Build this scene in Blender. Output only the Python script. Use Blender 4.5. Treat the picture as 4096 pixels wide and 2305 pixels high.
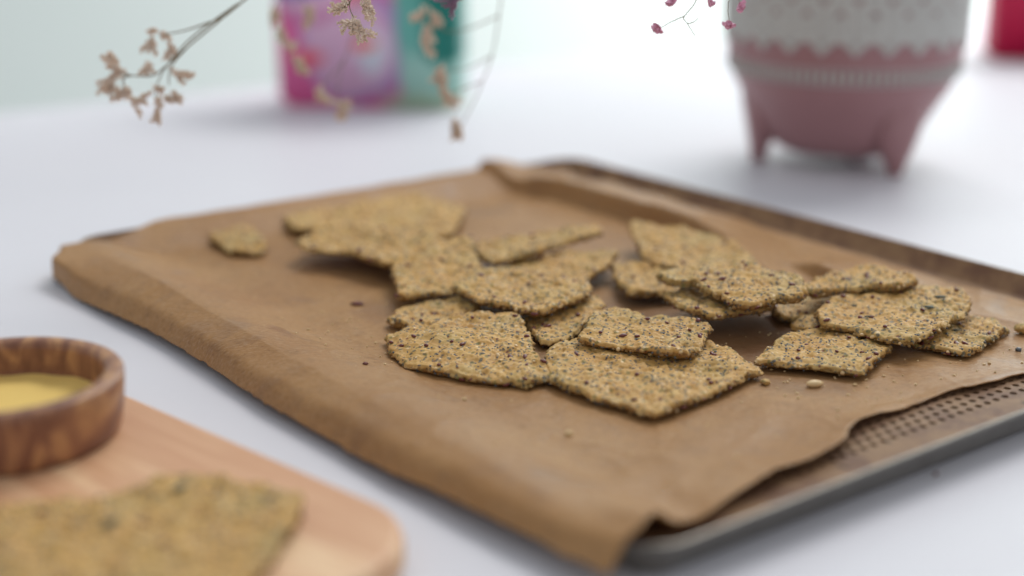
import bpy, bmesh, math, random
import numpy as np
from mathutils import Vector, Matrix

for o in list(bpy.data.objects):
    bpy.data.objects.remove(o, do_unlink=True)
S = bpy.context.scene
COL = S.collection
R = math.radians

# ---------------------------------------------------------------- camera
cam = bpy.data.cameras.new('camera')
cam.lens = 52.0
cam.sensor_width = 36.0
cam.clip_start = 0.01
cam.clip_end = 50
cam.dof.use_dof = True
cam.dof.focus_distance = 0.612
cam.dof.aperture_fstop = 2.7
cam_ob = bpy.data.objects.new('camera', cam)
cam_ob.location = (0, 0, 0.214)
cam_ob.rotation_euler = (R(90 - 17.1), 0, 0)
COL.objects.link(cam_ob)
S.camera = cam_ob

# ---------------------------------------------------------------- light of the room
W = bpy.data.worlds.new('World')
S.world = W
W.use_nodes = True
bg = W.node_tree.nodes['Background']
bg.inputs[0].default_value = (0.95, 0.97, 1.0, 1)
bg.inputs[1].default_value = 0.42

def area(name, loc, target, size, power, color=(1, 1, 1), size_y=None):
    l = bpy.data.lights.new(name, 'AREA')
    l.shape = 'RECTANGLE'
    l.size = size
    l.size_y = size_y or size
    l.energy = power
    l.color = color
    o = bpy.data.objects.new(name, l)
    o.location = loc
    o.rotation_euler = (Vector(target) - Vector(loc)).to_track_quat('-Z', 'Y').to_euler()
    COL.objects.link(o)
    return o

area('window_light', (0.9, 2.35, 2.5), (0.05, 0.7, 0.0), 2.0, 43, (1.0, 0.985, 0.96), 1.0)
area('added_wall_fill', (1.6, 2.0, 0.8), (1.4, 3.1, -0.2), 1.0, 56, (1.0, 1.0, 1.0))  # fill lamp added out of view to brighten the wall

vs = S.view_settings
vs.view_transform = 'Standard'
vs.look = 'None'
vs.exposure = 0.36
vs.gamma = 1.0
S.cycles.use_denoising = True
S.cycles.max_bounces = 8

CRACKERS = {
  'c1': [(-53.5, 595.7, 9.5), (-40.9, 607.2, 11.0), (-26.7, 616.5, 12.5), (2.1, 615.8, 14.0), (5.1, 603.6, 14.0), (9.3, 572.3, 11.5), (16.3, 547.4, 10.0), (6.5, 540.8, 9.5), (-13.8, 546.1, 9.5), (-31.5, 556.1, 9.5), (-43.2, 564.4, 9.5), (-50.0, 578.9, 9.5)],
  'c2': [(13.8, 575.1, 10.5), (14.0, 543.0, 10.0), (32.0, 525.0, 10.0), (53.0, 507.3, 10.0), (73.0, 526.7, 10.0), (99.8, 553.8, 10.0), (91.2, 575.1, 10.5), (83.8, 587.6, 10.5), (53.2, 600.6, 10.5), (27.2, 590.2, 10.5)],
  'c3': [(27.3, 576.4, 15.6), (35.2, 610.9, 15.6), (41.3, 617.1, 15.6), (63.8, 607.0, 15.6), (84.4, 593.5, 15.6), (76.9, 566.5, 15.6), (71.0, 556.9, 15.6), (50.1, 564.6, 15.6)],
  'c4': [(5.6, 619.6, 10.0), (20.0, 632.5, 11.0), (38.5, 645.5, 12.0), (43.2, 632.3, 12.0), (23.0, 590.2, 10.5), (12.9, 589.1, 10.0), (8.8, 597.9, 10.0)],
  'c5': [(-27.1, 642.2, 17.0), (-21.9, 662.5, 17.0), (-5.3, 675.7, 17.0), (17.0, 660.8, 17.5), (37.0, 645.1, 18.0), (33.7, 630.9, 17.5), (24.9, 620.7, 17.0), (11.5, 606.4, 16.5), (0.3, 615.4, 16.5), (-15.5, 625.4, 17.0)],
  'c6': [(-55.4, 620.0, 9.5), (-51.6, 634.5, 10.0), (-41.4, 644.6, 10.0), (-25.3, 650.6, 10.0), (-14.0, 635.7, 10.0), (-24.0, 613.3, 9.5), (-36.0, 611.7, 9.5), (-51.8, 613.3, 9.5)],
  'c7': [(-57.7, 686.0, 18.0), (-45.1, 710.0, 21.0), (-19.9, 715.4, 22.0), (-14.3, 671.1, 16.0), (-25.2, 650.1, 14.0), (-51.9, 639.5, 13.5)],
  'c8': [(-110.1, 724.4, 17.5), (-103.8, 742.6, 17.5), (-83.1, 752.3, 17.5), (-56.2, 756.5, 17.5), (-35.9, 724.4, 17.5), (-53.7, 691.3, 16.5), (-59.8, 682.9, 16.5), (-80.0, 702.3, 17.0), (-102.2, 707.9, 17.5)],
  'c9': [(-127.7, 799.7, 12.0), (-100.1, 827.6, 12.0), (-57.2, 847.3, 12.0), (-26.2, 817.2, 12.0), (-32.1, 754.3, 12.0), (-59.1, 736.9, 12.0), (-85.8, 756.8, 12.0), (-118.3, 770.9, 12.0)],
  'c10': [(-18.5, 722.0, 16.5), (8.6, 734.3, 18.0), (43.4, 738.1, 21.0), (46.1, 728.5, 21.0), (30.2, 713.7, 20.0), (8.2, 696.6, 18.0), (-10.2, 687.8, 16.5), (-16.2, 698.4, 16.5)],
  'c11': [(-12.1, 686.0, 12.0), (2.4, 701.7, 12.5), (28.3, 714.5, 14.0), (53.5, 710.3, 16.0), (45.9, 684.0, 15.0), (33.6, 665.1, 13.5), (17.2, 664.5, 12.5), (-1.5, 672.7, 12.0)],
  'c12': [(61.6, 752.7, 20.0), (88.6, 738.7, 20.0), (112.1, 716.6, 19.0), (119.2, 676.1, 16.5), (87.8, 662.7, 15.0), (63.0, 696.6, 17.0)],
  'c13': [(48.6, 691.9, 13.5), (60.9, 697.9, 14.0), (78.4, 698.3, 14.5), (78.3, 651.9, 12.5), (54.2, 648.5, 12.0), (49.6, 667.1, 12.5)],
  'c14': [(66.2, 638.9, 25.5), (74.3, 644.4, 26.5), (90.7, 646.2, 27.5), (109.1, 647.9, 27.0), (119.7, 636.6, 26.0), (128.0, 628.3, 25.5), (128.5, 614.2, 24.5), (123.6, 608.4, 24.5), (98.2, 598.7, 24.0), (91.7, 610.1, 24.5), (84.6, 618.5, 25.0), (81.9, 629.4, 25.0), (69.3, 630.2, 25.5)],
  'c15': [(68.0, 628.5, 17.5), (86.4, 652.7, 18.0), (112.1, 652.7, 18.0), (120.0, 629.7, 17.5), (112.2, 612.7, 17.0), (85.5, 602.6, 16.5), (74.1, 615.0, 17.0)],
  'c16': [(128.7, 632.4, 20.0), (139.1, 646.5, 21.0), (154.9, 657.3, 22.0), (168.0, 658.2, 22.5), (180.5, 646.1, 23.0), (180.7, 634.2, 23.0), (173.9, 630.3, 22.5), (149.3, 631.2, 21.5), (135.9, 626.0, 20.5)],
  'c17': [(115.4, 637.0, 10.5), (141.7, 661.5, 10.5), (155.6, 640.0, 10.5), (139.1, 617.0, 10.5), (118.1, 621.4, 10.5)],
  'c18': [(131.1, 607.0, 15.6), (137.7, 620.1, 16.1), (145.8, 629.6, 16.6), (165.9, 640.0, 17.1), (188.7, 644.8, 18.1), (203.2, 638.6, 18.1), (201.5, 618.1, 17.1), (193.3, 603.9, 16.6), (176.2, 585.2, 16.1), (162.2, 572.4, 15.6), (150.5, 581.5, 15.6), (140.8, 589.8, 15.6), (131.4, 597.2, 15.6)],
  'c19': [(98.0, 564.0, 10.5), (118.1, 597.1, 11.0), (135.9, 605.6, 11.0), (147.6, 596.5, 11.0), (158.6, 580.6, 11.0), (139.2, 550.6, 10.5), (118.4, 558.4, 10.5)],
  'c20': [(168.2, 587.6, 10.0), (188.1, 614.2, 10.5), (205.4, 625.4, 10.5), (214.2, 614.0, 10.0), (214.9, 607.5, 10.0), (202.7, 592.7, 10.0), (188.5, 574.1, 10.0), (174.4, 582.5, 10.0)],
  'c21': [(120.5, 610.2, 10.0), (126.3, 618.6, 10.5), (137.6, 622.6, 10.5), (143.5, 608.7, 10.5), (128.2, 601.1, 10.0)],
  'c22': [(-166.8, 785.2, 10.5), (-160.7, 796.6, 10.5), (-139.1, 773.2, 10.5), (-127.1, 740.8, 10.5), (-128.9, 730.0, 10.5), (-144.2, 730.0, 10.5), (-157.5, 751.8, 10.5)],
  'board': [(-170.8, 395.4, 17.0), (-157.3, 414.8, 17.0), (-134.0, 418.9, 17.5), (-117.5, 427.1, 17.5), (-113.4, 434.1, 18.0), (-96.6, 435.6, 18.0), (-64.8, 421.8, 17.5), (-64.9, 402.3, 17.5), (-74.3, 359.6, 17.0), (-105.9, 336.7, 17.0), (-151.8, 344.7, 17.0)],
}
SPRIGS = {
  'left': ([[(-99.3, 715.8, 160.1), (-121.9, 710.3, 142.1), (-137.0, 706.7, 130.4), (-153.9, 702.5, 117.0), (-163.3, 700.0, 108.9), (-169.9, 698.6, 104.4), (-180.2, 698.6, 104.4), (-187.8, 699.2, 106.2)], [(-129.4, 708.6, 136.7), (-148.2, 704.7, 124.1), (-159.5, 701.4, 113.4), (-167.1, 698.1, 102.6), (-168.9, 695.6, 94.5)], [(-137.0, 706.7, 130.4), (-153.9, 705.0, 125.0), (-167.1, 704.2, 122.4)], [(-153.9, 702.5, 117.0), (-161.4, 699.8, 108.0), (-162.4, 697.3, 99.9)], [(-180.2, 698.6, 104.4), (-184.0, 698.1, 102.6), (-182.5, 695.9, 95.4)]],
     [((-169.9, 704.3, 122.7), (-172.3, 701.7, 114.3)), ((-167.1, 704.7, 124.1), (-162.4, 703.9, 121.5)), ((-167.4, 704.6, 123.8), (-171.2, 705.0, 125.0)), ((-161.4, 703.6, 120.6), (-162.4, 700.9, 111.6)), ((-185.9, 700.0, 108.9), (-191.5, 701.8, 114.6)), ((-182.1, 698.9, 105.3), (-193.0, 700.0, 108.9)), ((-184.0, 698.6, 104.4), (-197.5, 697.4, 100.4)), ((-187.8, 697.8, 101.7), (-193.0, 696.2, 96.3)), ((-185.9, 697.3, 99.9), (-188.1, 695.6, 94.5)), ((-183.0, 697.3, 99.9), (-183.6, 695.3, 93.6)), ((-182.1, 695.6, 94.5), (-171.8, 694.7, 91.4)), ((-167.1, 695.9, 95.4), (-168.6, 694.5, 90.9)), ((-168.0, 694.5, 90.9), (-166.7, 691.7, 81.9)), ((-169.9, 697.3, 99.9), (-165.2, 696.2, 96.3)), ((-161.4, 696.4, 97.2), (-155.8, 695.3, 93.6)), ((-162.4, 699.8, 108.0), (-154.8, 697.3, 99.9)), ((-165.2, 695.3, 93.6), (-160.5, 695.6, 94.5)), ((-177.4, 698.6, 104.4), (-169.9, 700.0, 108.9))]),
  'sharp': ([[(-54.4, 634.8, 179.2), (-61.9, 627.0, 153.8), (-67.7, 624.7, 146.2), (-65.7, 622.6, 139.6)], [(-67.7, 624.7, 146.2), (-71.0, 624.0, 144.0), (-74.3, 623.7, 143.0)], [(-61.9, 627.0, 153.8), (-61.4, 625.1, 147.5)], [(-67.7, 624.7, 146.2), (-69.0, 625.5, 148.8)]],
     [((-69.0, 624.0, 144.0), (-76.8, 623.9, 143.5)), ((-61.9, 625.3, 148.3), (-57.4, 622.9, 140.4)), ((-66.8, 622.7, 139.9), (-70.6, 620.9, 134.0)), ((-66.0, 622.6, 139.6), (-60.2, 620.1, 131.2)), ((-66.8, 623.1, 141.1), (-63.5, 621.6, 136.1)), ((-68.5, 625.7, 149.4), (-69.6, 624.4, 145.3)), ((-63.0, 625.3, 148.3), (-59.7, 624.0, 144.0))]),
  'boxleft': ([[(-100.6, 820.6, 160.6), (-123.2, 812.4, 133.9), (-128.6, 807.3, 117.5), (-122.1, 802.2, 101.0), (-113.5, 798.5, 88.7)], [(-123.2, 812.4, 133.9), (-111.4, 809.8, 125.7), (-108.1, 807.6, 118.5)]],
     [((-128.6, 809.5, 124.7), (-129.6, 806.4, 114.4)), ((-126.4, 806.7, 115.4), (-122.1, 803.4, 104.7)), ((-118.9, 801.6, 99.0), (-111.4, 798.5, 88.7)), ((-113.5, 809.2, 123.6), (-107.5, 807.6, 118.5)), ((-107.1, 808.6, 121.6), (-110.3, 806.5, 115.0)), ((-123.2, 803.5, 105.1), (-117.8, 802.9, 103.1))]),
  'boxlow': ([[(-77.0, 823.1, 168.9), (-82.3, 813.0, 136.0), (-86.6, 804.8, 109.3), (-94.2, 796.9, 83.6), (-91.6, 791.5, 66.1)], [(-90.3, 801.0, 96.9), (-99.5, 797.8, 86.7), (-106.0, 795.9, 80.5)]],
     [((-107.1, 796.1, 80.9), (-98.0, 794.3, 75.1)), ((-95.9, 794.7, 76.4), (-89.9, 791.5, 66.1)), ((-93.1, 793.9, 73.9), (-87.7, 793.3, 71.9)), ((-102.3, 796.9, 83.6), (-104.9, 794.7, 76.4)), ((-113.5, 801.6, 99.0), (-115.7, 799.1, 90.8))]),
  'arch': ([[(-11.1, 802.5, 170.0), (-5.5, 793.9, 141.9), (-7.5, 786.5, 117.9), (-11.1, 781.0, 99.9), (-19.5, 774.8, 79.8), (-30.0, 768.9, 60.8)], [(-6.7, 787.7, 121.9), (-28.9, 785.3, 113.9), (-44.7, 786.5, 117.9)], [(-10.1, 781.6, 101.9), (-22.6, 779.7, 95.8), (-36.3, 779.1, 93.8)], [(-15.3, 777.6, 88.8), (-26.8, 776.3, 84.8), (-34.2, 775.4, 81.8)]],
     [((-44.7, 789.3, 126.9), (-52.0, 787.1, 119.9)), ((-45.7, 786.6, 118.3), (-41.5, 783.4, 107.9)), ((-43.2, 789.0, 125.9), (-36.9, 786.4, 117.5)), ((-36.3, 780.3, 97.9), (-38.4, 777.0, 86.8)), ((-37.3, 778.2, 90.8), (-32.1, 774.5, 78.8)), ((-35.2, 775.7, 82.8), (-30.6, 773.4, 75.4)), ((-29.6, 771.8, 70.2), (-31.0, 768.5, 59.4)), ((-31.0, 771.7, 69.8), (-27.3, 769.9, 63.8)), ((-47.4, 784.8, 112.3), (-44.4, 781.6, 101.9)), ((-40.5, 779.7, 95.8), (-35.2, 777.9, 89.8))]),
  'purple': ([[(-1.4, 675.9, 166.6), (-15.6, 669.9, 147.1), (-24.5, 668.4, 142.0)]],
     [((-20.9, 669.1, 144.2), (-31.2, 667.6, 139.5)), ((-22.7, 669.4, 145.2), (-28.4, 668.7, 143.2)), ((-24.5, 668.2, 141.5), (-28.0, 667.1, 137.8))]),
  'pink': ([[(86.7, 646.2, 172.0), (80.3, 640.2, 152.6), (77.9, 637.8, 144.8), (74.5, 636.6, 140.7), (73.1, 635.9, 138.3), (74.8, 635.3, 136.4), (77.9, 633.8, 131.5)], [(73.5, 636.3, 139.6), (68.4, 635.6, 137.3), (62.6, 634.7, 134.4)], [(94.3, 646.2, 172.0), (93.1, 639.7, 150.9), (91.8, 637.1, 142.5), (92.6, 635.3, 136.4)], [(94.3, 642.7, 160.6), (97.2, 637.5, 143.7)], [(86.7, 646.2, 172.0), (69.8, 639.7, 150.9), (68.1, 637.7, 144.5)], [(86.7, 643.2, 162.3), (85.0, 638.2, 146.1)], [(74.8, 635.3, 136.4), (77.4, 635.5, 137.0), (79.4, 636.0, 138.6)]],
     [((67.4, 638.3, 146.4), (68.7, 637.1, 142.5)), ((83.6, 638.1, 145.8), (86.4, 638.0, 145.4)), ((96.5, 637.5, 143.8), (98.2, 637.1, 142.5)), ((92.8, 635.4, 136.7), (92.1, 634.7, 134.4)), ((63.0, 634.9, 135.1), (62.0, 634.4, 133.5))]),
}

# ---------------------------------------------------------------- helpers
def tag(o, label=None, cat=None, group=None, kind=None):
    if label: o['label'] = label
    if cat: o['category'] = cat
    if group: o['group'] = group
    if kind: o['kind'] = kind
    return o

def empty(name, loc, rz=0.0):
    o = bpy.data.objects.new(name, None)
    o.empty_display_size = 0.01
    o.location = loc
    o.rotation_euler = (0, 0, rz)
    COL.objects.link(o)
    return o

def mesh_obj(name, verts, faces, mat, parent=None, smooth=True):
    me = bpy.data.meshes.new(name)
    me.from_pydata([tuple(map(float, v)) for v in verts], [], faces)
    me.update()
    if smooth:
        me.polygons.foreach_set('use_smooth', [True] * len(me.polygons))
    me.materials.append(mat)
    o = bpy.data.objects.new(name, me)
    COL.objects.link(o)
    if parent: o.parent = parent
    return o

def link_mesh(name, me, parent, loc, rot=(0, 0, 0), scale=(1, 1, 1)):
    o = bpy.data.objects.new(name, me)
    o.location = loc
    o.rotation_euler = rot
    o.scale = scale
    COL.objects.link(o)
    if parent: o.parent = parent
    return o

# numpy value noise ------------------------------------------------
def _hash(ix, iy, iz, seed):
    h = (ix.astype(np.int64) * 374761393 + iy.astype(np.int64) * 668265263 + iz.astype(np.int64) * 2147483647 + seed * 1274126177) & 0xffffffff
    h = ((h ^ (h >> 13)) * 1274126177) & 0xffffffff
    h = h ^ (h >> 16)
    return (h & 0xffff) / 65535.0 * 2 - 1

def noise(x, y, z=None, seed=0):
    x = np.asarray(x, float); y = np.asarray(y, float)
    z = np.zeros_like(x) if z is None else np.asarray(z, float)
    ix, iy, iz = np.floor(x), np.floor(y), np.floor(z)
    fx, fy, fz = x - ix, y - iy, z - iz
    fx = fx * fx * (3 - 2 * fx); fy = fy * fy * (3 - 2 * fy); fz = fz * fz * (3 - 2 * fz)
    r = 0
    for dx in (0, 1):
        for dy in (0, 1):
            for dz in (0, 1):
                w = (fx if dx else 1 - fx) * (fy if dy else 1 - fy) * (fz if dz else 1 - fz)
                r = r + w * _hash(ix + dx, iy + dy, iz + dz, seed)
    return r

def smooth(a, b, x):
    t = np.clip((np.asarray(x, float) - a) / (b - a), 0, 1)
    return t * t * (3 - 2 * t)

def tube(points, radii, nseg=6):
    """swept round tube through points, returns verts, faces"""
    P = [Vector(p) for p in points]
    verts, faces = [], []
    n = len(P)
    prev = None
    for i, p in enumerate(P):
        t = (P[min(i + 1, n - 1)] - P[max(i - 1, 0)]).normalized()
        a = t.orthogonal().normalized() if prev is None else (prev - t * prev.dot(t)).normalized()
        prev = a
        b = t.cross(a)
        r = radii[i] if hasattr(radii, '__len__') else radii
        for k in range(nseg):
            th = 2 * math.pi * k / nseg
            verts.append(p + a * (r * math.cos(th)) + b * (r * math.sin(th)))
    for i in range(n - 1):
        for k in range(nseg):
            k2 = (k + 1) % nseg
            faces.append((i * nseg + k, i * nseg + k2, (i + 1) * nseg + k2, (i + 1) * nseg + k))
    faces.append(tuple(range(nseg))[::-1])
    faces.append(tuple((n - 1) * nseg + k for k in range(nseg)))
    return verts, faces

def catmull(pts, sub=5):
    P = [Vector(p) for p in pts]
    out = []
    for i in range(len(P) - 1):
        p0, p1, p2, p3 = P[max(i - 1, 0)], P[i], P[i + 1], P[min(i + 2, len(P) - 1)]
        for k in range(sub):
            t = k / sub
            out.append(0.5 * ((2 * p1) + (p2 - p0) * t + (2 * p0 - 5 * p1 + 4 * p2 - p3) * t * t + (3 * p1 - p0 - 3 * p2 + p3) * t ** 3))
    out.append(P[-1])
    return out

def lathe(profile, n=96):
    verts, faces = [], []
    for (r, z) in profile:
        for k in range(n):
            a = 2 * math.pi * k / n
            verts.append((r * math.cos(a), r * math.sin(a), z))
    for i in range(len(profile) - 1):
        for k in range(n):
            k2 = (k + 1) % n
            faces.append((i * n + k, i * n + k2, (i + 1) * n + k2, (i + 1) * n + k))
    return verts, faces

# ---------------------------------------------------------------- materials
class NT:
    def __init__(s, name):
        s.m = bpy.data.materials.new(name)
        s.m.use_nodes = True
        s.t = s.m.node_tree
        s.b = s.t.nodes['Principled BSDF']
    def n(s, typ, **kw):
        nd = s.t.nodes.new(typ)
        for k, v in kw.items():
            if k in nd.inputs.keys(): nd.inputs[k].default_value = v
            else: setattr(nd, k, v)
        return nd
    def l(s, a, b): s.t.links.new(a, b)
    def val(s, x):
        return x
    def math(s, op, a, b=None, c=None, clamp=False):
        nd = s.n('ShaderNodeMath', operation=op, use_clamp=clamp)
        for i, x in enumerate((a, b, c)):
            if x is None: continue
            if isinstance(x, (int, float)): nd.inputs[i].default_value = x
            else: s.l(x, nd.inputs[i])
        return nd.outputs[0]
    def mix(s, fac, a, b):
        nd = s.n('ShaderNodeMix', data_type='RGBA')
        for i, x in ((0, fac), (6, a), (7, b)):
            if isinstance(x, (int, float)): nd.inputs[i].default_value = x
            elif isinstance(x, tuple): nd.inputs[i].default_value = (*x, 1)
            else: s.l(x, nd.inputs[i])
        return nd.outputs[2]
    def noise(s, vec, scale, detail=2, rough=0.5, dist=0.0):
        nd = s.n('ShaderNodeTexNoise')
        nd.inputs['Scale'].default_value = scale
        nd.inputs['Detail'].default_value = detail
        nd.inputs['Roughness'].default_value = rough
        nd.inputs['Distortion'].default_value = dist
        if vec is not None: s.l(vec, nd.inputs['Vector'])
        return nd.outputs['Fac']
    def ramp(s, x, a, b):
        nd = s.n('ShaderNodeMapRange', interpolation_type='SMOOTHSTEP')
        s.l(x, nd.inputs[0])
        nd.inputs[1].default_value = a
        nd.inputs[2].default_value = b
        return nd.outputs[0]
    def pos(s): return s.n('ShaderNodeNewGeometry').outputs['Position']
    def obj(s): return s.n('ShaderNodeTexCoord').outputs['Object']
    def mapping(s, vec, scale=(1, 1, 1), rot=(0, 0, 0), loc=(0, 0, 0)):
        nd = s.n('ShaderNodeMapping')
        nd.inputs['Scale'].default_value = scale
        nd.inputs['Rotation'].default_value = rot
        nd.inputs['Location'].default_value = loc
        s.l(vec, nd.inputs[0])
        return nd.outputs[0]
    def bump(s, h, strength, dist):
        nd = s.n('ShaderNodeBump')
        nd.inputs['Strength'].default_value = strength
        nd.inputs['Distance'].default_value = dist
        s.l(h, nd.inputs['Height'])
        s.l(nd.outputs[0], s.b.inputs['Normal'])
    def base(s, c):
        if isinstance(c, tuple): s.b.inputs['Base Color'].default_value = (*c, 1)
        else: s.l(c, s.b.inputs['Base Color'])
    def rough(s, r):
        if isinstance(r, (int, float)): s.b.inputs['Roughness'].default_value = r
        else: s.l(r, s.b.inputs['Roughness'])

def simple(name, col, rough=0.5, var=0.12, scale=300.0, spec=0.4):
    k = NT(name)
    f = k.noise(k.obj(), scale, 3)
    k.base(k.mix(f, tuple(c * (1 - var) for c in col), tuple(min(1, c * (1 + var)) for c in col)))
    k.rough(rough)
    k.b.inputs['Specular IOR Level'].default_value = spec
    return k.m

def mat_table():
    k = NT('white_laminate')
    p = k.pos()
    f = k.noise(p, 9, 3)
    k.base(k.mix(f, (0.69, 0.69, 0.745), (0.72, 0.72, 0.77)))
    k.rough(0.5)
    k.b.inputs['Specular IOR Level'].default_value = 0.2
    k.bump(k.noise(p, 900, 2), 0.05, 0.0002)
    return k.m

def mat_wall():
    k = NT('pale_mint_wall')
    p = k.pos()
    f = k.noise(p, 2.2, 2)
    k.base(k.mix(f, (0.74, 0.83, 0.80), (0.78, 0.855, 0.83)))
    k.rough(0.8)
    return k.m

def mat_tray(name, dark=False):
    k = NT(name)
    p = k.pos()
    a = k.noise(p, 70, 4, 0.6)
    b = k.noise(p, 420, 3, 0.6)
    c1 = k.mix(k.ramp(a, 0.35, 0.7), (0.27, 0.16, 0.085), (0.17, 0.09, 0.055))
    spots = k.ramp(k.noise(p, 95, 2, 0.4), 0.68, 0.74)
    c2 = k.mix(spots, c1, (0.03, 0.016, 0.014))
    c3 = k.mix(k.ramp(b, 0.60, 0.75), c2, (0.33, 0.20, 0.11))
    k.base(c3)
    k.b.inputs['Metallic'].default_value = 0.0
    k.b.inputs['Specular IOR Level'].default_value = 0.2
    k.rough(0.6)
    k.bump(b, 0.15, 0.0003)
    return k.m

def mat_steel():
    k = NT('grey_enamel_edge')
    p = k.pos()
    a = k.noise(p, 200, 4, 0.6)
    k.base(k.mix(a, (0.17, 0.155, 0.135), (0.32, 0.30, 0.27)))
    k.b.inputs['Metallic'].default_value = 0.75
    k.rough(0.33)
    return k.m

def mat_paper():
    k = NT('brown_baking_paper')
    p = k.pos()
    big = k.noise(p, 16, 3, 0.5)
    med = k.noise(p, 120, 4, 0.6)
    fib = k.noise(k.mapping(p, (420, 950, 600), (0, 0, R(20))), 1.0, 3, 0.65)
    c = k.mix(k.ramp(big, 0.3, 0.7), (0.40, 0.205, 0.075), (0.47, 0.26, 0.105))
    c = k.mix(k.math('MULTIPLY', k.ramp(med, 0.45, 0.75), 0.35), c, (0.27, 0.15, 0.075))
    c = k.mix(k.math('MULTIPLY', k.ramp(fib, 0.50, 0.68), 0.55), c, (0.50, 0.33, 0.19))
    c = k.mix(k.math('MULTIPLY', k.ramp(fib, 0.47, 0.30), 0.55), c, (0.21, 0.11, 0.05))
    # grease marks round the crackers; patches below also paint in the pile's shade
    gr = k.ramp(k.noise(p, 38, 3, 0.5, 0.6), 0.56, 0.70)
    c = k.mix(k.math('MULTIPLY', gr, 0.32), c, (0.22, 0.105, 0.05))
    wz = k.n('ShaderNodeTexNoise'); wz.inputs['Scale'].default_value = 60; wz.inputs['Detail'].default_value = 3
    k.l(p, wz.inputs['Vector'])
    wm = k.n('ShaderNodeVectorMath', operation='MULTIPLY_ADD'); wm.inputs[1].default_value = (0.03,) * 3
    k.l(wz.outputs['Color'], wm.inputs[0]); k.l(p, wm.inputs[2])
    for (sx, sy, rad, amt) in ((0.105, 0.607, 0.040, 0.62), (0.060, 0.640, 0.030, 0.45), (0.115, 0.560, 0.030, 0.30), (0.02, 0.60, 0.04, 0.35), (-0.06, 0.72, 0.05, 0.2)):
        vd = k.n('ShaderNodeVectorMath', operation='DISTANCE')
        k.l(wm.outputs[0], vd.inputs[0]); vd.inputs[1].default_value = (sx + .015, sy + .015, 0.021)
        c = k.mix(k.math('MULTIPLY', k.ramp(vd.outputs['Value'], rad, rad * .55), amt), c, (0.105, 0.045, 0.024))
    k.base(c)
    k.rough(k.math('ADD', k.math('MULTIPLY', gr, -0.15), 0.47))
    k.b.inputs['Specular IOR Level'].default_value = 0.26
    h = k.math('ADD', k.math('MULTIPLY', fib, 0.35), k.noise(p, 160, 4, 0.6))
    k.bump(h, 0.45, 0.0009)
    tr = k.n('ShaderNodeBsdfTranslucent')
    k.l(c, tr.inputs['Color'])
    mx = k.n('ShaderNodeMixShader')
    mx.inputs[0].default_value = 0.16
    k.l(k.b.outputs[0], mx.inputs[1]); k.l(tr.outputs[0], mx.inputs[2])
    k.l(mx.outputs[0], k.t.nodes['Material Output'].inputs['Surface'])
    return k.m

def mat_cracker(name='seeded_cracker_dough', edge=False):  # edge copy is darker: browned crust with side-wall shading painted in
    k = NT(name)
    p = k.pos()
    n1 = k.noise(p, 120, 3, 0.55)
    n2 = k.noise(p, 620, 4, 0.65)
    n3 = k.noise(p, 45, 2)
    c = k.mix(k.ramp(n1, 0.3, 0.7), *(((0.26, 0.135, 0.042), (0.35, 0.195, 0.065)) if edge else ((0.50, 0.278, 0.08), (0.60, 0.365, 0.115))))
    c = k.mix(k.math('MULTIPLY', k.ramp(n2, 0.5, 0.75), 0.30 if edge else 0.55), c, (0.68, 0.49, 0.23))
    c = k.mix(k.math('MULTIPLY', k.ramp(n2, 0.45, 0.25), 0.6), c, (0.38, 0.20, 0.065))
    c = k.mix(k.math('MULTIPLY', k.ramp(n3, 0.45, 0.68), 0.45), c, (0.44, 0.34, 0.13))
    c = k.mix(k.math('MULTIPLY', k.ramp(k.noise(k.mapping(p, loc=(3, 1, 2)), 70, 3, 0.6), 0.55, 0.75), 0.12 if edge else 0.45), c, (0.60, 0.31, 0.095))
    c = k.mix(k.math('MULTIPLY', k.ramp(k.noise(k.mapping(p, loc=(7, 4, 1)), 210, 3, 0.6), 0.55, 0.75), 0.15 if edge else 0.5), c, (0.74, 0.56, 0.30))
    dist = k.mapping(p, (1, 1, 1))
    warp = k.n('ShaderNodeTexNoise'); warp.inputs['Scale'].default_value = 260
    k.l(p, warp.inputs['Vector'])
    wv = k.n('ShaderNodeVectorMath', operation='MULTIPLY_ADD')
    k.l(warp.outputs['Color'], wv.inputs[0]); wv.inputs[1].default_value = (0.0022,) * 3; k.l(p, wv.inputs[2])
    def flecks(scale, thr, prob, col, c, amt, off):
        v = k.n('ShaderNodeTexVoronoi'); v.inputs['Scale'].default_value = scale
        k.l(k.mapping(wv.outputs[0], (1, 1, 1), (0, 0, 0.6 * off), (off, off * .3, off * .7)), v.inputs['Vector'])
        sep = k.n('ShaderNodeSeparateColor'); k.l(v.outputs['Color'], sep.inputs[0])
        on = k.math('LESS_THAN', sep.outputs[0], prob)
        d = k.ramp(v.outputs['Distance'], thr, thr * 0.55)
        return k.mix(k.math('MULTIPLY', k.math('MULTIPLY', on, d), amt), c, col)
    c = flecks(380, 0.41, 0.60, (0.10, 0.11, 0.085), c, 0.8, 0.13)
    c = flecks(600, 0.42, 0.34, (0.08, 0.085, 0.085), c, 0.8, 0.41)
    c = flecks(330, 0.40, 0.30, (0.17, 0.16, 0.05), c, 0.7, 0.77)
    c = flecks(430, 0.34, 0.16, (0.17, 0.055, 0.035), c, 0.85, 1.31)
    c = flecks(420, 0.36, 0.18, (0.80, 0.62, 0.38), c, 0.7, 1.93)
    k.base(c)
    k.rough(0.62)
    k.b.inputs['Specular IOR Level'].default_value = 0.35
    k.b.inputs['Subsurface Weight'].default_value = 0.0
    k.bump(k.math('ADD', n2, k.math('MULTIPLY', k.noise(p, 1500, 2), 0.3)), 0.34, 0.0007)
    return k.m

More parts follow.
